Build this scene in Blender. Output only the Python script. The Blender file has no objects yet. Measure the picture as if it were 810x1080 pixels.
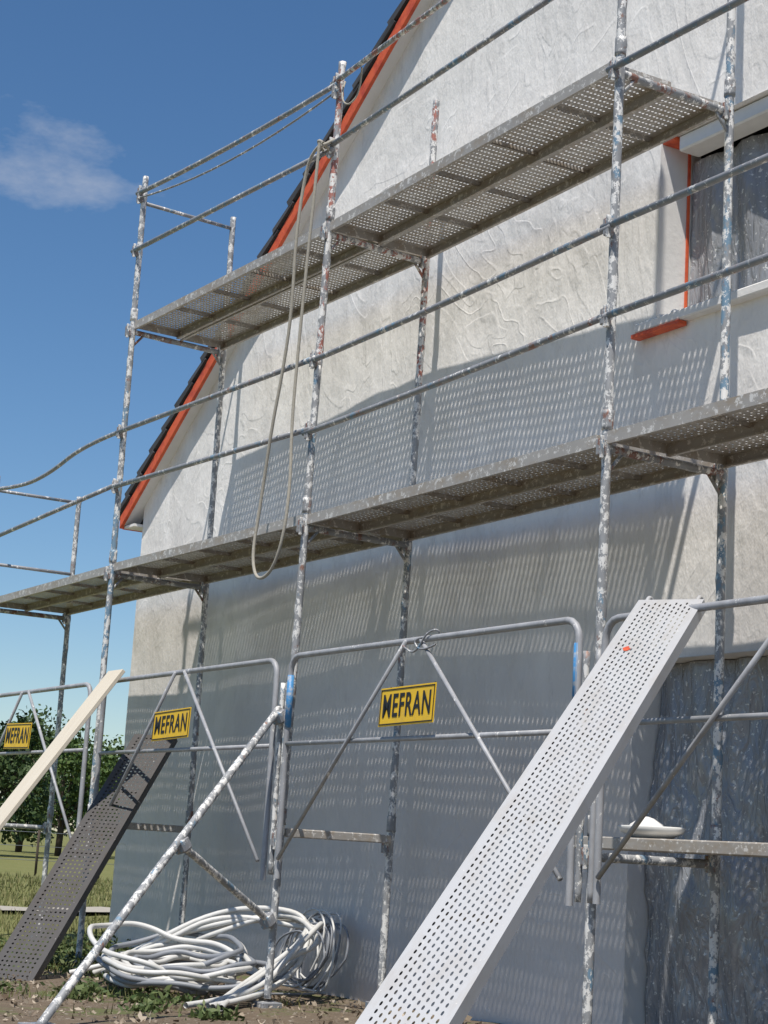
import bpy, bmesh, math, random
from mathutils import Vector, Matrix, noise
random.seed(7)
sc=bpy.context.scene
sc.view_settings.view_transform='Standard'; sc.view_settings.look='None'; sc.view_settings.exposure=0
rad=math.radians

# ------------------------------------------------------------------ helpers
def link(ob,parent=None):
    sc.collection.objects.link(ob)
    if parent: ob.parent=parent
    return ob
def empty(name):
    e=bpy.data.objects.new(name,None); e.empty_display_size=.2
    return link(e)
def mesh_obj(name,verts,faces,mat=None,parent=None,smooth=False):
    me=bpy.data.meshes.new(name); me.from_pydata([tuple(v) for v in verts],[],faces); me.update()
    if mat: me.materials.append(mat)
    if smooth: me.polygons.foreach_set("use_smooth",[True]*len(me.polygons))
    return link(bpy.data.objects.new(name,me),parent)
def box(name,lo,hi,mat,parent=None,bev=0.0,rot=None,origin=None):
    bm=bmesh.new(); bmesh.ops.create_cube(bm,size=1)
    c=[(a+b)/2 for a,b in zip(lo,hi)]; s=[abs(b-a) for a,b in zip(lo,hi)]
    for v in bm.verts: v.co=Vector((v.co.x*s[0]+c[0],v.co.y*s[1]+c[1],v.co.z*s[2]+c[2]))
    if bev: bmesh.ops.bevel(bm,geom=bm.edges[:],offset=bev,segments=1,affect='EDGES')
    me=bpy.data.meshes.new(name); bm.to_mesh(me); bm.free(); me.materials.append(mat)
    ob=link(bpy.data.objects.new(name,me),parent)
    if rot is not None: ob.matrix_world=rot
    return ob
def tube(name,p1,p2,r,mat,parent=None,seg=10,step=None,jit=0.0,bow=0.0):
    p1=Vector(p1);p2=Vector(p2);d=p2-p1;L=d.length;d.normalize()
    a=d.orthogonal().normalized();b=d.cross(a)
    n=max(1,int(L/step)) if step else (12 if bow else 1)
    vs=[];fs=[]
    for i in range(n+1):
        t=i/n; c=p1+d*L*t+Vector((0,0,-1))*bow*4*t*(1-t)
        for k in range(seg):
            an=2*math.pi*k/seg; rr=r
            if jit:
                q=noise.noise(Vector((c.x*9+math.cos(an)*.8,c.y*9+math.sin(an)*.8,c.z*14)))
                rr=r+max(0,q-.18)*jit*2.2+random.uniform(0,jit*.12)
            vs.append(c+(a*math.cos(an)+b*math.sin(an))*rr)
    for i in range(n):
        for k in range(seg):
            k2=(k+1)%seg
            fs.append((i*seg+k,i*seg+k2,(i+1)*seg+k2,(i+1)*seg+k))
    fs.append(tuple(range(seg))[::-1]); fs.append(tuple(n*seg+k for k in range(seg)))
    return mesh_obj(name,vs,fs,mat,parent,smooth=True)
def curve(name,pts,r,mat,parent=None,cyclic=False,kind='NURBS'):
    c=bpy.data.curves.new(name,'CURVE'); c.dimensions='3D'; c.bevel_depth=r; c.bevel_resolution=3; c.resolution_u=6
    s=c.splines.new(kind); s.points.add(len(pts)-1)
    for p,q in zip(s.points,pts): p.co=(q[0],q[1],q[2],1)
    if kind=='NURBS': s.order_u=3; s.use_endpoint_u=True
    s.use_cyclic_u=cyclic; c.materials.append(mat)
    return link(bpy.data.objects.new(name,c),parent)

# ------------------------------------------------------------------ materials
class M:
    def __init__(s,name):
        s.m=bpy.data.materials.new(name); s.m.use_nodes=True; s.t=s.m.node_tree; s.n=s.t.nodes; s.l=s.t.links
        s.b=s.n['Principled BSDF']; s.tc=s.n.new('ShaderNodeTexCoord')
    def noise(s,scale,detail=4,rough=.55,vec=None,stretch=None,dist=0):
        n=s.n.new('ShaderNodeTexNoise'); n.inputs['Scale'].default_value=scale; n.inputs['Detail'].default_value=min(detail,4)
        n.inputs['Roughness'].default_value=rough; n.inputs['Distortion'].default_value=dist
        if stretch:
            mp=s.n.new('ShaderNodeMapping'); mp.inputs['Scale'].default_value=stretch
            s.l.new(s.tc.outputs['Object'],mp.inputs[0]); s.l.new(mp.outputs[0],n.inputs['Vector'])
        else: s.l.new(s.tc.outputs['Object'],n.inputs['Vector'])
        return n.outputs['Fac']
    def ramp(s,src,stops):
        r=s.n.new('ShaderNodeValToRGB'); e=r.color_ramp.elements
        while len(e)<len(stops): e.new(.5)
        for a,(p,c) in zip(e,stops):
            a.position=p; a.color=(c,c,c,1) if isinstance(c,(int,float)) else (*c,1)
        s.l.new(src,r.inputs[0]); return r.outputs[0]
    def mix(s,f,a,b,mode='MIX'):
        m=s.n.new('ShaderNodeMix'); m.data_type='RGBA'; m.blend_type=mode
        for i,v in ((0,f),(6,a),(7,b)):
            if isinstance(v,(int,float)): m.inputs[i].default_value=v
            elif isinstance(v,tuple): m.inputs[i].default_value=(*v,1)
            else: s.l.new(v,m.inputs[i])
        return m.outputs[2]
    def math(s,op,a,b=0,clamp=False):
        m=s.n.new('ShaderNodeMath'); m.operation=op; m.use_clamp=clamp
        for i,v in enumerate((a,b)):
            if isinstance(v,(int,float)): m.inputs[i].default_value=v
            else: s.l.new(v,m.inputs[i])
        return m.outputs[0]
    def bump(s,h,strength=.5,dist=.01,prev=None):
        b=s.n.new('ShaderNodeBump'); b.inputs['Strength'].default_value=strength; b.inputs['Distance'].default_value=dist
        s.l.new(h,b.inputs['Height'])
        if prev: s.l.new(prev,b.inputs['Normal'])
        return b.outputs[0]
    def fin(s,col=None,rough=.6,metal=0,nrm=None,spec=None):
        if col is not None:
            if isinstance(col,tuple): s.b.inputs['Base Color'].default_value=(*col,1)
            else: s.l.new(col,s.b.inputs['Base Color'])
        for k,v in (('Roughness',rough),('Metallic',metal)):
            if isinstance(v,(int,float)): s.b.inputs[k].default_value=v
            else: s.l.new(v,s.b.inputs[k])
        if spec is not None: s.b.inputs['Specular IOR Level'].default_value=spec
        if nrm: s.l.new(nrm,s.b.inputs['Normal'])
        return s.m

def tube_mat(name,spat=.56,blue=0.0,red=0.0,grey=(.34,.35,.36),redc=(.26,.13,.09)):
    m=M(name)
    n1=m.noise(7,4,.7,stretch=(1.3,1.3,.7)); n2=m.noise(22,4,.75,stretch=(1,1,.7))
    base=m.mix(n1,tuple(g*1.25 for g in grey),tuple(g*.4 for g in grey))
    if blue: base=m.mix(m.ramp(n1,[(.60-blue*.1,0),(.66-blue*.1,.85)]),base,(.15,.27,.38))
    if red: base=m.mix(m.ramp(m.noise(9,4,.7,stretch=(1.1,1.4,.8)),[(.64-red*.15,0),(.70-red*.15,.9)]),base,redc)
    sp=m.ramp(n2,[(spat,0),(spat+.04,1)])
    col=m.mix(sp,base,(.76,.75,.72))
    return m.fin(col,.55,.1)
mPost=tube_mat('spattered_steel_tube',.505,.15,.12)
mPostBlue=tube_mat('blue_spattered_steel_tube',.50,.75,.05)
mPostRed=tube_mat('red_spattered_steel_tube',.50,.0,.95,redc=(.40,.14,.10))
mRust=tube_mat('rusty_clip_steel',.55,.0,.7,redc=(.24,.11,.075))
mRail=tube_mat('galvanised_rail',.57,.3,.15,(.31,.32,.34))
mGate=tube_mat('galvanised_gate_tube',.63,0,0,(.42,.43,.45))
def deck_mat(name,c,spat,dirt=.85):
    m=M(name)
    col=m.mix(m.noise(3,4,.7),c,tuple(x*(1-.4*dirt) for x in c))
    if dirt>.15: col=m.mix(m.ramp(m.noise(6,4,.75,stretch=(.5,1.5,1)),[(.48,0),(.66,dirt)]),col,tuple(x*y for x,y in zip(c,(.72,.62,.50))))
    sp=m.ramp(m.noise(26,4,.75),[(spat,0),(spat+.05,1)]); col=m.mix(sp,col,(.68,.66,.62))
    return m.fin(col,.5,.1)
mDeck=deck_mat('galvanised_deck_steel',(.47,.445,.41),.56)
mRamp=deck_mat('new_galvanised_steel',(.50,.505,.51),.66,.28)
mDark=deck_mat('dark_weathered_steel',(.085,.08,.077),.66,.5)
m=M('blue_paint'); mBlue=m.fin(m.mix(m.ramp(m.noise(20,4,.7),[(.5,0),(.62,1)]),(.06,.25,.52),(.36,.40,.44)),.5)
def plaster():
    m=M('raw_render_plaster')
    big=m.noise(.55,4,.6,dist=.6); mid=m.noise(2.6,4,.65,stretch=(1,1,.45))
    col=m.mix(m.ramp(big,[(.35,0),(.65,1)]),(.83,.81,.78),(.71,.695,.67))
    col=m.mix(m.ramp(mid,[(.45,0),(.68,.8)]),col,(.88,.865,.84))
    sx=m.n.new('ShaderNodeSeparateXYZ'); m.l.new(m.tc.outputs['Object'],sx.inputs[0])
    low_tone=m.math('SUBTRACT',m.math('ADD',m.math('MULTIPLY',big,3.4),.15),m.math('MULTIPLY',sx.outputs['Z'],.55),True)
    col=m.mix(m.math('MULTIPLY',low_tone,.6),col,(.56,.52,.485))  # wall colour gets darker towards the bottom, edge broken up by noise
    # patched areas left by the trowel: hard-edged tone and height steps
    con=m.noise(.9,3,.6,dist=.9,stretch=(1,1,.6))
    patch=m.ramp(m.noise(1.3,4,.62,dist=.4,stretch=(1,1,.55)),[(.53,0),(.545,1)])
    col=m.mix(m.math('MULTIPLY',patch,.22),col,(.60,.585,.565))
    lines=m.ramp(con,[(.36,0),(.43,.5),(.44,.22),(.49,.5),(.497,.85),(.51,.42),(.565,.3),(.572,.7),(.62,0)])
    v=m.noise(9,4,.75,stretch=(1,1,.45))
    b=m.bump(m.math('ADD',lines,m.math('MULTIPLY',patch,.35)),.34,.014)
    col=m.mix(m.ramp(v,[(.55,0),(.70,.45)]),col,(.56,.545,.525))
    b=m.bump(m.math('ADD',v,m.math('MULTIPLY',mid,1.8)),.6,.018,b)
    return m.fin(col,.9,0,b,.2)
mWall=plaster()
m=M('white_reveal_plaster'); mWhite=m.fin(m.mix(m.noise(6,4),(.80,.79,.77),(.66,.65,.63)),.9,0,m.bump(m.noise(25,4),.5,.006))
m=M('orange_primer'); mOrange=m.fin(m.mix(m.ramp(m.noise(7,4,.7),[(.45,0),(.65,1)]),(.70,.12,.04),(.48,.065,.03)),.6)
m=M('dark_roof_tile'); mTile=m.fin(m.mix(m.noise(8,4),(.035,.035,.04),(.08,.078,.08)),.7)
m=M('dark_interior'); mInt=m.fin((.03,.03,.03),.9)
def plastic():
    m=M('masking_film')
    col=m.mix(m.noise(1.6,4,.6,dist=1.2,stretch=(1.5,1,.6)),(.42,.43,.45),(.15,.16,.175))
    col=m.mix(m.ramp(m.noise(38,3,.6),[(.62,0),(.67,.9)]),col,(.76,.76,.74))
    w=m.noise(5,4,.6,dist=1.8,stretch=(1.9,1,.5))
    b=m.bump(w,.95,.045)
    return m.fin(col,.18,0,b,.9)
mFilm=plastic()
m=M('timber'); mWood=m.fin(m.mix(m.noise(2.5,4,.6,stretch=(1.0,14,1)),(.72,.66,.55),(.56,.49,.38)),.7)
m=M('sign_yellow'); mYel=m.fin(m.mix(m.ramp(m.noise(9,4,.7),[(.5,0),(.75,.6)]),(.80,.50,.02),(.50,.34,.08)),.5)
m=M('sign_black'); mBlk=m.fin((.012,.012,.012),.5)
m=M('hose_white'); mHose=m.fin(m.mix(m.noise(5,4,.7),(.74,.74,.72),(.46,.45,.42)),.45)
m=M('hose_grey'); mHoseG=m.fin(m.mix(m.noise(5,4),(.30,.32,.35),(.16,.17,.19)),.5)
m=M('rope_fibre'); mRope=m.fin(m.mix(m.noise(60,3),(.48,.45,.38),(.26,.24,.20)),.9)
m=M('bucket_plastic'); mPail=m.fin(m.mix(m.noise(9,4),(.8,.8,.78),(.6,.6,.58)),.4)
m=M('bark'); mBark=m.fin(m.mix(m.noise(6,4),(.09,.065,.045),(.04,.03,.022)),.9)
def leaf_mat(name,a,b):
    m=M(name)
    o=m.n.new('ShaderNodeNewGeometry')
    return m.fin(m.mix(o.outputs['Random Per Island'],a,b),.6,0,None,.3)
mLeaf=leaf_mat('tree_leaves',(.04,.08,.02),(.10,.15,.035))
mLeafD=leaf_mat('dark_leaves',(.03,.06,.018),(.075,.115,.035))
mGrass=leaf_mat('grass_blades',(.10,.125,.035),(.23,.21,.09))
mWeed=leaf_mat('weed_leaves',(.05,.085,.022),(.13,.16,.06))
mDebris=leaf_mat('debris_chips',(.13,.09,.055),(.46,.39,.30))
def ground_mat():
    m=M('meadow_and_soil')
    g=m.mix(m.noise(.6,4,.7),(.13,.155,.045),(.23,.21,.09))
    soil=m.mix(m.noise(4,4,.75),(.21,.165,.12),(.10,.078,.056))
    soil=m.mix(m.ramp(m.noise(22,4,.7),[(.6,0),(.68,1)]),soil,(.40,.37,.32))
    soil=m.mix(m.ramp(m.noise(1.7,4,.7),[(.54,0),(.62,.8)]),soil,(.11,.13,.05))
    sx=m.n.new('ShaderNodeSeparateXYZ'); m.l.new(m.tc.outputs['Object'],sx.inputs[0])
    n=m.noise(.9,4,.7)
    ex=m.math('ADD',m.math('MULTIPLY',sx.outputs['X'],.9),m.math('MULTIPLY',m.math('SUBTRACT',n,.5),3.4))
    f=m.math('ADD',ex,.8,True)
    col=m.mix(f,g,soil)
    return m.fin(col,.95,0,m.bump(m.noise(9,4,.75),.8,.05),.15)
mGround=ground_mat()
m=M('gravel_path'); mPath=m.fin(m.mix(m.noise(7,4,.8),(.46,.42,.35),(.30,.27,.22)),.95)

# ------------------------------------------------------------------ ground
xs=[-900,-500,-250,-120,-60,-35]+[-25+i*.5 for i in range(0,81)]+[25,60,150,400,900]
ys=[-900,-400,-150,-60,-30]+[-12+i*.5 for i in range(0,61)]+[25,45,80,150,300,600,900]
def gz(x,y):
    d=math.hypot(x-2,y+1)
    a=.05*noise.noise(Vector((x*.8,y*.8,0)))+.03*noise.noise(Vector((x*2.3,y*2.3,4)))
    return a*min(1,max(0,(30-d)/10)) -0.02
vs=[(x,y,gz(x,y)) for y in ys for x in xs]; nx=len(xs)
fs=[(j*nx+i,j*nx+i+1,(j+1)*nx+i+1,(j+1)*nx+i) for j in range(len(ys)-1) for i in range(nx-1)]
mesh_obj('ground',vs,fs,mGround,smooth=True)
pv=[];pf=[]
N=30
for i in range(N+1):
    y=-6+i*1.0; x=-6.6-.25*i+.15*math.sin(i*1.3)
    pv+= [(x-.7,y,gz(x-.7,y)+.05),(x+.6+.1*math.sin(i*2.1),y,gz(x+.6,y)+.05)]
for i in range(N): pf.append((2*i,2*i+1,2*i+3,2*i+2))
mesh_obj('footpath',pv,pf,mPath)

# ------------------------------------------------------------------ house
house=empty('rendered_house')
X0,X1=-2.17,10.9; EZ=3.87; VX=-2.42; SL=.69; RX=(X0+X1)/2
WX0,WX1,WZ0,WZ1=5.30,6.75,4.12,5.27
DX0,DX1,DZ1=5.20,7.9,2.13
def brk(a,b,st,extra):
    n=int((b-a)/st); r=[a+(b-a)*i/n for i in range(n+1)]
    for e in extra:
        k=min(range(len(r)),key=lambda i:abs(r[i]-e)); r[k]=e
    return sorted(set(r))
bx=brk(X0,X1,.07,[WX0,WX1,DX0,DX1]); bz=brk(-.3,8.8,.07,[WZ0,WZ1,DZ1])
bm=bmesh.new(); grid=[]
for z in bz:
    row=[]
    for x in bx:
        y=.010*noise.noise(Vector((x*.8,z*1.0,3)))+.006*noise.noise(Vector((x*2.0,z*2.2,9)))+.0028*noise.noise(Vector((x*6,z*5,1)))
        row.append(bm.verts.new((x,y,z)))
    grid.append(row)
def inh(x,z): return (WX0<x<WX1 and WZ0<z<WZ1) or (DX0<x<DX1 and z<DZ1)
for j in range(len(bz)-1):
    for i in range(len(bx)-1):
        if inh((bx[i]+bx[i+1])/2,(bz[j]+bz[j+1])/2): continue
        bm.faces.new((grid[j][i],grid[j][i+1],grid[j+1][i+1],grid[j+1][i]))
RZ=EZ+SL*(RX-VX)
for s in (1,-1):
    nrm=Vector((-SL*s,0,1)).normalized()
    g=bm.verts[:]+bm.edges[:]+bm.faces[:]
    bmesh.ops.bisect_plane(bm,geom=g,plane_co=(RX,0,RZ+.02),plane_no=nrm,clear_outer=True)
bm.normal_update()
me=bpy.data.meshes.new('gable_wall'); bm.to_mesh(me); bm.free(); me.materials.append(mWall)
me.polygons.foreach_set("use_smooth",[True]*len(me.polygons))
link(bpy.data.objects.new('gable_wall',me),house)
HD=9.0
eL=EZ+SL*(X0-VX); 
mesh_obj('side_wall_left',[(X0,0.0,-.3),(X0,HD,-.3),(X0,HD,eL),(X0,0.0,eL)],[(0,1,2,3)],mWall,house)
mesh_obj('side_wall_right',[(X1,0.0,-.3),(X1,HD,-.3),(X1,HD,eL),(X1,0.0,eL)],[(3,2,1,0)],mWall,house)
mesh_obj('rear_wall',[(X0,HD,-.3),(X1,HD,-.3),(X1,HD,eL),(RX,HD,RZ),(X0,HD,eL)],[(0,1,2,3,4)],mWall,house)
def reveal(nm,x0,x1,z0,z1,d,sill):
    e=.012
    mesh_obj(nm+'_jamb_left',[(x0,-e,z0),(x0,d,z0),(x0,d,z1),(x0,-e,z1)],[(0,1,2,3)],mWhite,house)
    mesh_obj(nm+'_jamb_right',[(x1,-e,z0),(x1,d,z0),(x1,d,z1),(x1,-e,z1)],[(3,2,1,0)],mWhite,house)
    mesh_obj(nm+'_head',[(x0,-e,z1),(x1,-e,z1),(x1,d,z1),(x0,d,z1)],[(0,1,2,3)],mWhite,house)
    if sill: mesh_obj(nm+'_sill_bed',[(x0,-e,z0),(x1,-e,z0),(x1,d,z0),(x0,d,z0)],[(0,1,2,3)],mWhite,house)
reveal('window',WX0,WX1,WZ0,WZ1,.30,True); reveal('door',DX0,DX1,-.3,DZ1,.22,False)
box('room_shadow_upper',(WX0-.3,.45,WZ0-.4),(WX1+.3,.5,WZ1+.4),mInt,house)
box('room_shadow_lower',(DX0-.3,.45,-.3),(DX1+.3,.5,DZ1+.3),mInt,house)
box('window_seal_side',(WX0+.004,.195,WZ0+.04),(WX0+.014,.212,WZ1-.03),mOrange,house)
box('window_seal_head',(WX0+.003,.0,WZ1-.03),(WX0+.10,.20,WZ1-.004),mOrange,house)
box('roller_blind_box',(WX0+.11,.03,WZ1-.10),(WX1-.01,.19,WZ1-.004),mPail,house,.01)
box('window_sill',(WX0-.13,-.07,WZ0-.045),(WX1+.1,.19,WZ0+.012),mWhite,house,.008)
box('sill_primer_edge',(WX0-.15,-.078,WZ0-.075),(WX0+.28,-.01,WZ0-.048),mOrange,house,.004)
for i in range(40):
    x=random.uniform(WX0,WX1); 
    r=random.uniform(.012,.038)
    bm=bmesh.new(); bmesh.ops.create_icosphere(bm,subdivisions=2,radius=r); py=random.uniform(-.05,.05)
    for v in bm.verts: v.co*=1+.5*noise.noise(v.co*40+Vector((i,0,0))); v.co.z*=.6; v.co+=Vector((x,py,WZ0+.015))
    me=bpy.data.meshes.new('mortar_lump'); bm.to_mesh(me); bm.free(); me.materials.append(mWhite); link(bpy.data.objects.new('mortar_lump',me),house)
def film(nm,x0,x1,z0,z1,y0,amp,fr,seed,spill=0):
    nxx=90;nz=90;vs=[];fs=[]
    for j in range(nz+1):
        for i in range(nxx+1):
            x=x0+(x1-x0)*i/nxx; t=j/nz; z=z0+(z1-z0)*t
            y=y0+amp*noise.noise(Vector((x*fr+.25*math.sin(z*2+seed),z*fr*.22,seed)))+amp*.45*noise.noise(Vector((x*fr*2.5,z*fr*.6,seed+5)))+amp*.3*abs(noise.noise(Vector((x*fr*5+z*3,z*fr*1.2,seed+9))))
            vs.append((x,y,z))
    for j in range(nz):
        for i in range(nxx):
            a=j*(nxx+1)+i; fs.append((a,a+1,a+nxx+2,a+nxx+1))
    return mesh_obj(nm,vs,fs,mFilm,house,smooth=True)
film('window_masking_film',WX0+.015,WX1-.01,WZ0+.02,WZ1-.10,.22,.06,3,2)
film('door_masking_film',DX0+.01,DX1-.01,-.05,DZ1-.005,.12,.10,3.2,11,.0)
VY=-.12
def roof_side(s,nm):
    xe=VX if s>0 else 2*RX-VX
    t=.16; vy0=VY; y1=HD+.2
    a=Vector((xe,0,EZ)); b=Vector((RX,0,RZ))
    v=[Vector((a.x,vy0+.02,a.z)),Vector((b.x,vy0+.02,b.z)),Vector((b.x,y1,b.z)),Vector((a.x,y1,a.z))]
    v2=[p+Vector((0,0,t*1.2)) for p in v]
    vs=v+v2; fs=[(3,2,1,0),(4,5,6,7),(0,1,5,4),(1,2,6,5),(2,3,7,6),(3,0,4,7)]
    mesh_obj(nm+'_slab',vs,fs,mTile,house)
    w=.085
    vs=[]
    for y in (vy0-.012,vy0+.018):
        vs+= [(a.x,y,a.z-.03),(b.x,y,b.z-.03),(b.x,y,b.z+w),(a.x,y,a.z+w)]
    mesh_obj(nm+'_barge_board',vs,[(0,1,2,3),(7,6,5,4),(3,2,6,7),(0,4,5,1),(0,3,7,4),(1,5,6,2)],mOrange,house)
    mesh_obj(nm+'_verge_soffit',[(a.x,vy0+.0,a.z-.012),(b.x,vy0,b.z-.012),(b.x,.05,b.z-.012),(a.x,.05,a.z-.012)],[(0,1,2,3)],mWhite,house)
    L=math.hypot(RX-xe,RZ-EZ); k=int(L/.30); d=(b-a).normalized(); up=Vector((-d.z*s,0,d.x*s)) if s>0 else Vector((d.z,0,-d.x))
    if up.z<0: up=-up
    tv=[];tf=[]
    for i in range(k+1):
        p=a+d*(i*.30-.05); q=p+d*.37
        A=[p+up*.115,q+up*.085,q+up*.125,p+up*.175]
        bse=len(tv)
        for y in (vy0-.03,vy0+.30):
            for c in A: tv.append((c.x,y+random.uniform(-.006,.006),c.z))
        tf+=[tuple(bse+j for j in f) for f in [(0,1,2,3),(7,6,5,4),(3,2,6,7),(0,4,5,1),(0,3,7,4),(1,5,6,2)]]
    mesh_obj(nm+'_verge_tiles',tv,tf,mTile,house)
roof_side(1,'roof_near_eave'); roof_side(-1,'roof_far_eave')
box('eave_soffit',(VX+.02,VY+.03,EZ-.03),(X0-.002,HD,EZ-.005),mWhite,house)
box('eave_fascia',(VX-.0,VY+.02,EZ-.035),(VX+.018,HD,EZ+.10),mOrange,house)
box('gutter',(VX-.12,VY+.05,EZ+.02),(VX-.003,HD,EZ+.09),mTile,house,.02)

# ------------------------------------------------------------------ scaffolding
scaf=empty('scaffolding')
base={'O0':(-3.136,-1.127,0,0),'O1':(.026,-1.15,.004,-.003),'O2':(3.129,-1.121,.006,.011),'O3':(6.304,-1.114,.001,-.002),'O4':(9.42,-1.12,0,0),
'I0':(-3.131,-.290,0,0),'I1':(-.012,-.295,-.003,-.003),'I2':(3.083,-.286,0,.007),'I3':(6.282,-.324,0,-.006),'I4':(9.42,-.31,0,0)}
def P(n,z,dx=0,dy=0):
    b=base[n]; return Vector((b[0]+b[2]*(z-1.1)+dx,b[1]+b[3]*(z-1.1)+dy,z))
tops={'O0':4.3,'O1':6.35,'O2':6.25,'O3':8.2,'O4':4.3,'I0':4.22,'I1':6.22,'I2':6.22,'I3':8.2,'I4':4.3}
pm={'O1':mPostBlue,'O2':mPost,'O3':mPost,'I3':mPostBlue}
for n,t in tops.items():
    if n in('O2','I2'):
        tube('standard_'+n,P(n,.05),P(n,4.1),.024,mPost,scaf,12,.03,.004)
        tube('standard_top_'+n,P(n,4.1),P(n,t),.024,mPostRed,scaf,12,.03,.005)
    else: tube('standard_'+n,P(n,.05),P(n,t),.024,pm.get(n,mPost),scaf,12,.03,.004)
    b=P(n,0); box('base_plate_'+n,(b.x-.07,b.y-.07,-.03),(b.x+.07,b.y+.07,.03),mRail,scaf,.004)
    for z in (1.16,3.16,5.16,7.16):
        if z<t: tube('joint_collar',P(n,z-.05),P(n,z+.05),.030,mRust if n!='O1' else mPostBlue,scaf,12,.02,.004)
def clamp(n,z):
    p=P(n,z); 
    a=random.uniform(-.3,.3)
    box('rail_clip',(-.018,-.048,-.042),(.018,.032,.042),mRust,scaf,.004,
        Matrix.Translation(p+Vector((0,-.012,0)))@Matrix.Rotation(a,4,'Z'))
    box('rail_wedge',(-.006,-.062,-.06),(.006,-.04,.055),mPost,scaf,.002,Matrix.Translation(p+Vector((.02,0,0)))@Matrix.Rotation(a,4,'Z'))
for k in range(5):
    o,i='O%d'%k,'I%d'%k
    for z in (1.1,3.1,5.1):
        if z>tops[o]: continue
        zz=z-.085
        mt=mPostRed if (z>5 and k==2) else mRust if z>1.5 else mPost
        if z>1.5 or k not in (1,2): tube('transom',P(o,zz),P(i,zz),.022,mt,scaf,10,.04,.003)
        if z>1.5:
            tube('gusset_outer',P(o,zz-.13),P(o,zz)+Vector((0,.11,0)),.010,mt,scaf,8)
            tube('gusset_inner',P(i,zz-.13),P(i,zz)+Vector((0,-.11,0)),.010,mt,scaf,8)
        clamp(o,zz); clamp(i,zz)
for k in (1,2):
    a=P('O%d'%k,1.06);b=P('I%d'%k,1.06)
    box('flat_transom',(a.x-.022,a.y+.03,1.035),(a.x+.022,b.y-.03,1.09),mDeck,scaf,.006)
def perf_mesh(nm,L,W,px,py,hx,hy,mat,fl=.065,stag=0,margin=.03):
    vs=[];fs=[]; idx={}
    def V(x,y,z=0.):
        key=(round(x,5),round(y,5),round(z,5))
        if key not in idx: idx[key]=len(vs); vs.append((x,y,z))
        return idx[key]
    nx=int((L-2*margin)/px); ny=int((W-2*margin)/py)
    x0=(L-nx*px)/2; y0=-(ny*py)/2
    for i in range(nx):
        for j in range(ny):
            cx=x0+(i+.5)*px; cy=y0+(j+.5)*py
            ox=stag*px*(1 if j%2 else -1)
            o=[];q=[]
            for k in range(8):
                an=math.pi/4*k
                ux,uy=math.cos(an),math.sin(an)
                s=1/max(abs(ux),abs(uy))
                o.append(V(cx+ux*s*px/2,cy+uy*s*py/2))
                if k%2==0: q.append(V(cx+ox+ux*hx/2,cy+uy*hy/2))
                else: q.append(V(cx+ox+(.5 if ux>0 else -.5)*hx*(.62 if hx>hy*1.5 else .707),cy+uy*hy/2*(1.15 if hx>hy*1.5 else 1)))
            for k in range(8): fs.append((o[k],o[(k+1)%8],q[(k+1)%8],q[k]))
    xe=x0+nx*px; ye=-y0; h=W/2
    def quad(a,b,c,d): 
        b0=len(vs); vs.extend([a,b,c,d]); fs.append((b0,b0+1,b0+2,b0+3))
    quad((0,-h,0),(L,-h,0),(L,y0,0),(0,y0,0)); quad((0,ye,0),(L,ye,0),(L,h,0),(0,h,0))
    quad((0,y0,0),(x0,y0,0),(x0,ye,0),(0,ye,0)); quad((xe,y0,0),(L,y0,0),(L,ye,0),(xe,ye,0))
    for s in (-1,1):
        y=h*s; 
        quad((0,y,0),(0,y,-fl),(L,y,-fl),(L,y,0))
        quad((0,y,-fl),(0,y-s*.022,-fl),(L,y-s*.022,-fl),(L,y,-fl))
        quad((0,y-s*.022,-fl),(0,y-s*.022,-fl+.012),(L,y-s*.022,-fl+.012),(L,y-s*.022,-fl))
    for x in (0,L): quad((x,-h,0),(x,h,0),(x,h,-fl*.8),(x,-h,-fl*.8))
    for r in range(1,int(L/.6)):
        x=L*r/int(L/.6)
        for a in (-.012,.012): quad((x+a,-h+.002,-.001),(x+a,h-.002,-.001),(x+a,h-.002,-.022),(x+a,-h+.002,-.022))
    me=bpy.data.meshes.new(nm); me.from_pydata(vs,[],fs); me.update(); me.materials.append(mat)
    return me
BL=3.09
pmesh=perf_mesh('upper_deck_plank_mesh',BL,.407,.050,.025,.015,.0145,mDeck,stag=.03)
pmesh1=perf_mesh('lower_deck_plank_mesh',BL,.407,.050,.034,.012,.011,mDeck,stag=.12)
def place(ob,origin,xd,yd):
    xd=Vector(xd).normalized(); yd=(Vector(yd)-Vector(yd).dot(xd)*xd).normalized(); zd=xd.cross(yd)
    ob.matrix_world=Matrix(((xd.x,yd.x,zd.x,origin[0]),(xd.y,yd.y,zd.y,origin[1]),(xd.z,yd.z,zd.z,origin[2]),(0,0,0,1)))
for z,bays in ((3.1,(0,1,2,3)),(5.1,(1,2))):
    for b in bays:
        for q in (0,1):
            A=P('O%d'%b,z).lerp(P('I%d'%b,z),.242+.5*q); B=P('O%d'%(b+1),z).lerp(P('I%d'%(b+1),z),.242+.5*q)
            ob=link(bpy.data.objects.new('deck_plank',pmesh if z>4 else pmesh1),scaf)
            d=(B-A).normalized(); A=A+d*.02+Vector((0,0,random.uniform(-.004,.012)))
            place(ob,A,d,(0,1,0))
def rail(a,za,b,zb,r=.019,mat=None,bow=0,ex=0.04):
    A=P(a,za,0,-.045);B=P(b,zb,0,-.045); d=(B-A).normalized()
    tube('guard_rail',A-d*ex,B+d*ex,r,mat or mRail,scaf,10,None,0,bow)
    clamp(a,za);clamp(b,zb)
rail('O1',6.20,'O2',6.07,bow=.03); rail('O1',6.16,'O2',6.02,.008,mRail,bow=.10); rail('O1',5.70,'O2',5.60)
rail('O2',6.09,'O3',6.14,mat=mPostRed); rail('O2',5.63,'O3',5.67)
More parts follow.
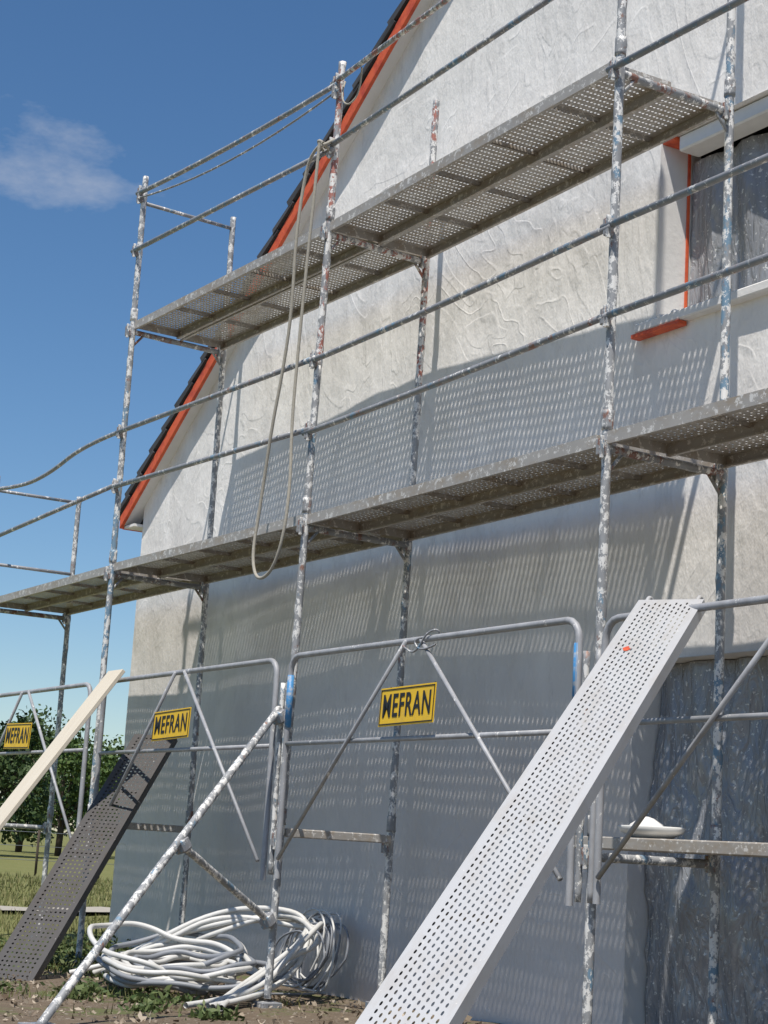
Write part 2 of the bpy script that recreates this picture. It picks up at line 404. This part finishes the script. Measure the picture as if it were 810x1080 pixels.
rail('O1',4.17,'O2',4.14); rail('O1',3.72,'O2',3.66); rail('O2',4.13,'O3',4.16,bow=.012); rail('O2',3.64,'O3',3.69,bow=.01); rail('O3',4.17,'O4',4.17); rail('O3',3.69,'O4',3.70)
rail('O3',5.03,'O4',5.0)
A=P('O0',4.16,0,-.045);B=P('O1',4.17,0,-.045)
curve('bent_guard_rail',[A,A.lerp(B,.25)+Vector((0,0,-.10)),A.lerp(B,.5)+Vector((0,0,-.10)),A.lerp(B,.75)+Vector((0,0,.02)),B],.018,mRail,scaf)
rail('O0',3.66,'O1',3.73)
for k,zz in ((0,(4.16,3.45)),(1,(6.12,))):
    for z in zz: tube('end_rail',P('O%d'%k,z),P('I%d'%k,z),.016,mRail,scaf,10)
for z in (7.1,6.6): tube('end_rail',P('O3',z),P('I3',z),.016,mRail,scaf,10)
def gate(xa,xb,y,zt,zm,zb,bl=(),parent=scaf):
    r=.10
    pts=[(xa,y,zb),(xa,y,zt-r)]
    for i in range(5):
        an=math.pi/2*i/4; pts.append((xa+r-r*math.cos(an),y,zt-r+r*math.sin(an)))
    for i in range(5):
        an=math.pi/2*i/4; pts.append((xb-r+r*math.sin(an),y,zt-r+r*math.cos(an)))
    pts+= [(xb,y,zt-r),(xb,y,zb)]
    curve('gate_frame',pts,.019,mGate,parent,kind='POLY')
    tube('gate_mid_rail',(xa,y,zm),(xb,y,zm),.015,mGate,parent)
    xm=(xa+xb)/2
    tube('gate_brace_left',(xm-.09,y-.02,zt),(xa+.03,y-.02,zb+.12),.013,mGate,parent)
    tube('gate_brace_right',(xm+.06,y-.02,zt),(xb-.05,y-.02,zb+.12),.013,mGate,parent)
    for x in bl: tube('gate_blue_sleeve',(x,y,zt-.45),(x,y,zt-.12),.0215,mBlue,parent,12)
gy=-1.18
gate(-3.0,-.13,gy,2.15,1.63,.78); gate(.16,3.04,gy,2.15,1.60,.76); gate(3.23,6.22,gy,2.16,1.61,.78,(3.235,6.215)); gate(6.43,9.3,gy,2.14,1.64,.80)
for x in (3.10,3.17,6.26,6.36):
    tube('gate_hanger',(x,gy+.02,.8),(x,gy+.02,2.0),.016,mPost if x<6.3 else mGate,scaf,10,.05,.003)
curve('tie_wire',[(4.62,gy-.03,2.13),(4.72,gy-.04,2.08),(4.80,gy-.04,2.10),(4.86,gy-.03,2.19),(4.94,gy,2.21),(4.90,gy+.03,2.16),(4.80,gy-.03,2.17),(4.74,gy-.04,2.14),(4.84,gy-.04,2.08),(4.95,gy-.02,2.12)],.006,mRail,scaf)
tube('stabiliser_tube',(3.12,-1.19,1.83),(4.22,-3.02,0.0),.024,mPost,scaf,12,.04,.002)
tube('stabiliser_strut',(3.62,-2.02,.95),(3.14,-1.17,.52),.022,mPost,scaf,12,.04,.002)
for c in ((3.62,-2.02,.95),(3.14,-1.18,.52),(3.13,-1.19,1.78)):
    box('swivel_coupler',(-.04,-.045,-.04),(.04,.045,.04),mRail,scaf,.012,Matrix.Translation(c)@Matrix.Rotation(.5,4,'X')@Matrix.Rotation(.6,4,'Z'))
box('stabiliser_foot',(4.12,-3.1,-.02),(4.32,-2.92,.012),mRail,scaf,.004)

# signs
def sign(x0,x1,z0,z1,tilt=0):
    e=empty('company_sign'); y=gy-.045
    cx,cz=(x0+x1)/2,(z0+z1)/2; w,h=x1-x0,z1-z0
    box('panel',(-w/2,-.002,-h/2),(w/2,.002,h/2),mYel,e,.0008)
    for nm,lo,hi in (('border_top',(-w/2+.008,-.005,h/2-.015),(w/2-.008,-.003,h/2-.009)),('border_bottom',(-w/2+.008,-.005,-h/2+.009),(w/2-.008,-.003,-h/2+.015)),
        ('border_left',(-w/2+.008,-.005,-h/2+.0155),(-w/2+.014,-.003,h/2-.0155)),('border_right',(w/2-.014,-.005,-h/2+.0155),(w/2-.008,-.003,h/2-.0155))):
        box(nm,lo,hi,mBlk,e)
    c=bpy.data.curves.new('lettering','FONT'); c.body='MEFRAN'; c.size=.165; c.align_x='CENTER'; c.align_y='CENTER'; c.offset=.0022; c.extrude=.001; c.space_character=1.12
    c.materials.append(mBlk); o=link(bpy.data.objects.new('lettering',c),e)
    bpy.context.view_layer.update(); tw=o.dimensions.x; th=o.dimensions.y
    o.rotation_euler=(rad(90),0,0); o.location=(0,-.0045,-.001); o.scale=(w*.86/tw,h*.60/th,1)
    for sx in (-1,1): tube('hook',(sx*w*.4,.0,h/2-.01),(sx*w*.4,.03,h/2+.01),.003,mBlk,e,6)
    e.location=(cx,y,cz); e.rotation_euler=(rad(-3),rad(tilt),0)
sign(-1.92,-1.29,1.66,1.88,tilt=1); sign(1.25,1.87,1.67,1.88,tilt=-1.5); sign(4.43,5.01,1.68,1.90,tilt=-1)

# ramps / loose planks
rmesh=perf_mesh('steel_ramp_mesh',3.75,.31,.040,.025,.025,.0095,mRamp,.06,.22,.026)
ramp=link(bpy.data.objects.new('steel_ramp_plank',rmesh))
place(ramp,(6.93,-1.20,2.19),(.437,-.702,-.56),(.849,.528,0))
for k,s in enumerate((-.12,.12)):
    o=Vector((6.93,-1.20,2.19))+Vector((.849,.528,0))*s
    c=curve('hook_claw',[o+Vector((0,0,-.02)),o+Vector((-.02,.03,.02)),o+Vector((-.03,.06,.01)),o+Vector((-.03,.07,-.03))],.010,mRamp,None); c.parent=ramp; c.matrix_parent_inverse=ramp.matrix_world.inverted()
pv=[];
for k in range(11):
    a=2*math.pi*k/11; r=random.uniform(.010,.022); pv.append((.50+r*math.cos(a)*1.3,-.06+r*math.sin(a),.003))
sp=mesh_obj('orange_paint_mark',pv,[tuple(range(11))],mOrange,ramp)
dmesh=perf_mesh('dark_ramp_mesh',2.7,.36,.040,.036,.018,.018,mDark,.06)
dr=link(bpy.data.objects.new('dark_perforated_plank',dmesh))
tp=Vector((.15,-.72,1.78)); bt=Vector((1.35,-2.15,0.03)); place(dr,tp,bt-tp,(.76,.64,0))
wt=Vector((.50,-1.26,2.17)); wd=Vector((0,-.57,-.82)).normalized()
wb=box('wooden_plank',(0,-.14,-.016),(2.65,.14,.016),mWood,None,.003)
place(wb,wt-wd*.05,wd,(1,0,0))
box('work_board',(5.45,-.62,1.06),(8.6,-.36,1.125),mDeck,None,.006)
def lathe(name,prof,loc,mat,parent=None,seg=28,squash=1):
    vs=[];fs=[]
    for r,z in prof:
        for k in range(seg):
            a=2*math.pi*k/seg; vs.append((loc[0]+r*math.cos(a),loc[1]+r*math.sin(a)*squash,loc[2]+z))
    for i in range(len(prof)-1):
        for k in range(seg):
            k2=(k+1)%seg; fs.append((i*seg+k,i*seg+k2,(i+1)*seg+k2,(i+1)*seg+k))
    fs.append(tuple(range(seg))[::-1]); fs.append(tuple((len(prof)-1)*seg+k for k in range(seg)))
    return mesh_obj(name,vs,fs,mat,parent,True)
bl=empty('mortar_tray')
lathe('tray_rim',[(.12,0),(.20,.03),(.215,.055),(.21,.06),(.19,.045),(.02,.03)],(5.98,-.49,1.127),mPail,bl,28,.65)
lathe('mortar_heap',[(.13,.03),(.11,.07),(.05,.10),(.01,.11)],(5.94,-.49,1.127),mWhite,bl,20,.6)

# rope
rp=empty('hanging_rope'); y=-1.21
curve('rope_strand',[(3.20,y+.02,5.62),(3.08,y,5.60),(2.99,y,5.40),(2.97,y-.02,5.0),(2.95,y,4.5),(2.88,y,4.1),(2.80,y-.01,3.74),(2.72,y,3.4),(2.68,y,3.17),(2.66,y-.02,2.88),(2.74,y-.03,2.72),(2.87,y-.04,2.68),(3.0,y-.03,2.74),(3.10,y-.02,2.95),(3.10,y,3.3),(3.06,y,3.7),(3.08,y,4.2),(3.12,y,4.8),(3.16,y,5.3),(3.18,y,5.62)],.011,mRope,rp)
curve('rope_knot',[(3.10,y+.06,5.62),(3.16,y-.02,5.66),(3.2,y+.06,5.6),(3.12,y+.12,5.58),(3.09,y+.04,5.64),(3.2,y-.01,5.58),(3.21,y+.1,5.66)],.012,mRope,rp)
curve('thin_cord',[(3.19,-1.05,6.1),(3.26,-1.12,5.95),(3.34,-1.1,5.85),(3.42,-1.05,5.95),(3.5,-1.1,6.08)],.006,mRope,rp)

# hoses
hs=empty('white_conduit_coil')
for i in range(16):
    cx=2.10+random.uniform(-.26,.22); cy=-1.28+random.uniform(-.2,.2); R=random.uniform(.36,.64); tz=random.uniform(.1,.85); ph=random.uniform(0,6); ta=random.uniform(-2.2,.6)
    pts=[]; n=18
    for k in range(n):
        a=2*math.pi*k/n
        rr=R*(1+.14*math.sin(2*a+ph)+.06*math.sin(3*a+ph*2))
        pts.append((cx+rr*math.cos(a),cy+rr*.8*math.sin(a),.03+i*.009+tz*(.5+.5*math.sin(a+ta))*.62*rr+.02*math.sin(5*a+ph)))
    curve('coil_loop',pts,.018,mHose if i%5 else mHoseG,hs,True)
for i in range(5):
    pts=[(1.35,-1.6,.04),(1.55,-1.25,.25),(1.9,-.8,.45),(2.25,-.5,.50),(2.5,-.45,.42),(2.75,-.8,.2),(3.05,-1.2,.05),(3.4,-1.7,.02)]
    pts=[(a+random.uniform(-.13,.13),b+random.uniform(-.13,.13),max(.02,c+random.uniform(-.09,.09) if c>.1 else c)) for a,b,c in pts]
    curve('loose_conduit',pts,.018,mHose,hs)
hg=empty('grey_cable_coil')
for i in range(12):
    cx=2.02+random.uniform(-.16,.14); R=random.uniform(.17,.29); y0=-.14+random.uniform(-.14,.05); ph=random.uniform(0,6)
    pts=[]
    for k in range(14):
        a=2*math.pi*k/14; rr=R*(1+.22*math.sin(2*a+ph)); z=.25+rr*math.sin(a)
        pts.append((cx+rr*1.15*math.cos(a),y0-.25*(.5-z)*.8,max(.02,z)))
    curve('cable_loop',pts,.008,mHoseG if i%3 else mHose,hg,True)
curve('cable_tail',[(2.1,-.2,.05),(2.3,-.3,.02),(2.5,-.5,.02),(2.45,-.8,.02),(2.7,-1.0,.02)],.008,mHoseG,hg)
curve('cable_tail',[(1.9,-.12,.5),(2.1,-.1,.56),(2.28,-.14,.48),(2.3,-.2,.2),(2.2,-.3,.02)],.008,mHose,hg)

# ------------------------------------------------------------------ vegetation
def leaves(name,gen,n,mat,parent=None):
    vs=[];fs=[]
    for _ in range(n):
        p,s,asp,up=gen()
        d=Vector((random.gauss(0,1),random.gauss(0,1),random.gauss(0,1)*(1-up)+up*2)).normalized()
        e=d.orthogonal().normalized(); e=(Matrix.Rotation(random.uniform(0,6.28),3,d)@e)
        b=len(vs); vs+= [p-e*s*asp,p+d*s*.9 ,p+e*s*asp,p-d*s*.9]; fs.append((b,b+3,b+2,b+1))
    return mesh_obj(name,vs,fs,mat,parent)
def gen_debris():
    x=random.uniform(.2,4.5);y=random.uniform(-3.4,-.2)
    return Vector((x,y,gz(x,y)+random.uniform(.0,.015))),random.uniform(.006,.04)*random.uniform(.6,1),random.uniform(.2,.6),0
leaves('scattered_debris',gen_debris,2600,mDebris)
cl=[(random.uniform(-2.6,1.3),random.uniform(-2.0,-.1),random.uniform(.1,.28)) for _ in range(32)]+[(random.uniform(1.2,3.6),random.uniform(-2.6,-1.3),random.uniform(.08,.15)) for _ in range(10)]
def gen_weed():
    c=random.choice(cl); x=random.gauss(c[0],c[2]*.7);y=min(-.03,random.gauss(c[1],c[2]*.7))
    return Vector((x,y,gz(x,y)+abs(random.gauss(0,c[2]*.25)))),random.uniform(.015,.045),.35,.2
leaves('low_weeds',gen_weed,6500,mWeed)
vs=[];fs=[]
for _ in range(25000):
    t=random.random()**1.6
    x=.2-t*25; y=random.uniform(-3,1.5+9*t)
    if random.random()<.08: x=random.uniform(.2,3.4); y=random.uniform(-3.2,-.8); t=0
    if abs(x-(-6.6-.25*(y+6)))<.8: continue
    if x>X0-.1 and y>-.05: continue
    if x>-1 and noise.noise(Vector((x*1.5,y*1.5,7)))<0.05: continue
    h=random.uniform(.03,.09)*(1+t*.6); a=random.uniform(0,6.28); w=.005*(1+2.5*t); z=gz(x,y)
    b=len(vs); lx,ly=random.gauss(0,.35)*h,random.gauss(0,.35)*h
    vs+=[(x-w*math.cos(a),y-w*math.sin(a),z),(x+w*math.cos(a),y+w*math.sin(a),z),(x+lx,y+ly,z+h)]; fs.append((b,b+1,b+2))
mesh_obj('grass',vs,fs,mGrass)
def tree(loc,H,R,seed,n=5500,name='deciduous_tree'):
    random.seed(seed); e=empty(name); e.location=loc
    tube('trunk',(0,0,-.1),(0.1,.05,H*.38),.16*H/6,mBark,e,10)
    blobs=[]
    for i in range(18):
        a=random.uniform(0,6.28); rr=R*math.sqrt(random.random())*.78; z=H*random.uniform(.20,.86); s=R*random.uniform(.22,.42)*(1.15-.4*abs(z/H-.55))
        blobs.append((Vector((rr*math.cos(a)*(1.15-z/H*.5),rr*math.sin(a)*(1.15-z/H*.5),z)),s))
        tube('limb',(0.05,.02,H*random.uniform(.15,.36)),blobs[-1][0],.035*H/6,mBark,e,6)
    def g():
        c,s=random.choice(blobs); d=Vector((random.gauss(0,1),random.gauss(0,1),random.gauss(0,1))).normalized()*s*random.uniform(.35,1.12)
        d.z*=.75
        return c+d,random.uniform(.06,.16),.6,0
    leaves('crown',g,n,mLeafD if seed%2 else mLeaf,e)
    return e
Cx,Cy=13.209,-6.455
def at(px,D):
    an=rad(px); return (Cx+D*math.sin(an),Cy+D*math.cos(an),-.05)
tree(at(-71.2,70),5.6,3.2,3); tree(at(-69.0,78),5.4,3.2,4); tree(at(-73.4,66),5.4,3.0,12); tree(at(-70.2,84),6.0,3.4,7); tree(at(-66.8,85),5.6,3.2,6); tree(at(-77,75),6.5,3.4,8,4000); tree(at(-82,68),5.5,3,10,3500)
random.seed(5)
tl=[]
for i in range(90):
    an=-110+i*1.1; D=130+random.uniform(-12,12); p=at(an,D); tl.append((Vector((p[0],p[1],random.uniform(.8,3.4))),random.uniform(1.8,3.6)))
def gt():
    c,s=random.choice(tl); d=Vector((random.gauss(0,1),random.gauss(0,1),random.gauss(0,1))).normalized()*s*random.uniform(.4,1.15); d.z*=.8
    q=c+d; q.z=max(0,q.z); return q,random.uniform(.2,.45),.7,0
leaves('distant_treeline',gt,18000,mLeafD)
fe=empty('wire_fence')
fa=Vector(at(-80,38)); fb=Vector(at(-64,42))
for i in range(9):
    p=fa.lerp(fb,i/8); tube('fence_post',(p.x,p.y,-.05),(p.x,p.y,1.0),.03,mBark,fe,6)
for z in (.35,.65,.95): tube('fence_wire',(fa.x,fa.y,z),(fb.x,fb.y,z),.006,mHoseG,fe,5)

# ------------------------------------------------------------------ light
sd=Vector((.9,-1,2.8)).normalized()
el=math.asin(sd.z); az=math.atan2(sd.x,sd.y)
w=bpy.data.worlds.new("World"); sc.world=w; w.use_nodes=True; nt=w.node_tree; n=nt.nodes; l=nt.links
bg=n['Background']; sky=n.new('ShaderNodeTexSky'); sky.sky_type='NISHITA'; sky.sun_disc=False; sky.sun_elevation=el; sky.sun_rotation=az
sky.air_density=1.0; sky.dust_density=.3; sky.ozone_density=3.5; sky.altitude=200
hsv=n.new('ShaderNodeHueSaturation'); hsv.inputs['Saturation'].default_value=1.17; hsv.inputs['Value'].default_value=1.0; l.new(sky.outputs[0],hsv.inputs['Color'])
tc=n.new('ShaderNodeTexCoord')
cd=Vector((-.893,.285,.352)).normalized()
sub=n.new('ShaderNodeVectorMath'); sub.operation='SUBTRACT'; l.new(tc.outputs['Generated'],sub.inputs[0]); sub.inputs[1].default_value=cd
scl=n.new('ShaderNodeVectorMath'); scl.operation='MULTIPLY'; scl.inputs[1].default_value=(16,16,46); l.new(sub.outputs[0],scl.inputs[0])
ln=n.new('ShaderNodeVectorMath'); ln.operation='LENGTH'; l.new(scl.outputs[0],ln.inputs[0])
nz=n.new('ShaderNodeTexNoise'); nz.inputs['Scale'].default_value=20; nz.inputs['Detail'].default_value=5; nz.inputs['Roughness'].default_value=.6
mp=n.new('ShaderNodeMapping'); mp.inputs['Scale'].default_value=(1,1,2.2); l.new(tc.outputs['Generated'],mp.inputs[0]); l.new(mp.outputs[0],nz.inputs['Vector'])
def mth(op,a,b,cl=False):
    q=n.new('ShaderNodeMath'); q.operation=op; q.use_clamp=cl
    for i,v in enumerate((a,b)):
        if isinstance(v,(int,float)): q.inputs[i].default_value=v
        else: l.new(v,q.inputs[i])
    return q.outputs[0]
f=mth('SUBTRACT',mth('ADD',1.0,mth('MULTIPLY',mth('SUBTRACT',nz.outputs['Fac'],.5),3.2)),ln.outputs['Value'])
f=mth('MULTIPLY',mth('MULTIPLY',f,.7,True),.55)
mx=n.new('ShaderNodeMix'); mx.data_type='RGBA'; l.new(f,mx.inputs[0]); l.new(hsv.outputs[0],mx.inputs[6]); mx.inputs[7].default_value=(5.6,5.8,6.3,1)
l.new(mx.outputs[2],bg.inputs[0]); bg.inputs[1].default_value=.108
sl=bpy.data.lights.new('sun','SUN'); sl.energy=5.0; sl.angle=rad(.55); sl.color=(1,.94,.86)
so=link(bpy.data.objects.new('sun',sl)); so.rotation_euler=sd.to_track_quat('Z','Y').to_euler(); so.location=(5,-10,20)

# ------------------------------------------------------------------ camera
yaw,pitch,roll=rad(-59.46),rad(10.75),rad(3.39)
f_=Vector((math.sin(yaw)*math.cos(pitch),math.cos(yaw)*math.cos(pitch),math.sin(pitch)))
r_=Vector((math.cos(yaw),-math.sin(yaw),0)); u_=r_.cross(f_)
R=r_*math.cos(roll)+u_*math.sin(roll); U=-r_*math.sin(roll)+u_*math.cos(roll)
cam=bpy.data.cameras.new('camera'); cam.sensor_fit='VERTICAL'; cam.sensor_height=24; cam.lens=24*1881.2/1080; cam.clip_end=3000; cam.clip_start=.05
co=link(bpy.data.objects.new('camera',cam))
co.matrix_world=Matrix(((R.x,U.x,-f_.x,13.209),(R.y,U.y,-f_.y,-6.455),(R.z,U.z,-f_.z,.984),(0,0,0,1)))
sc.camera=co
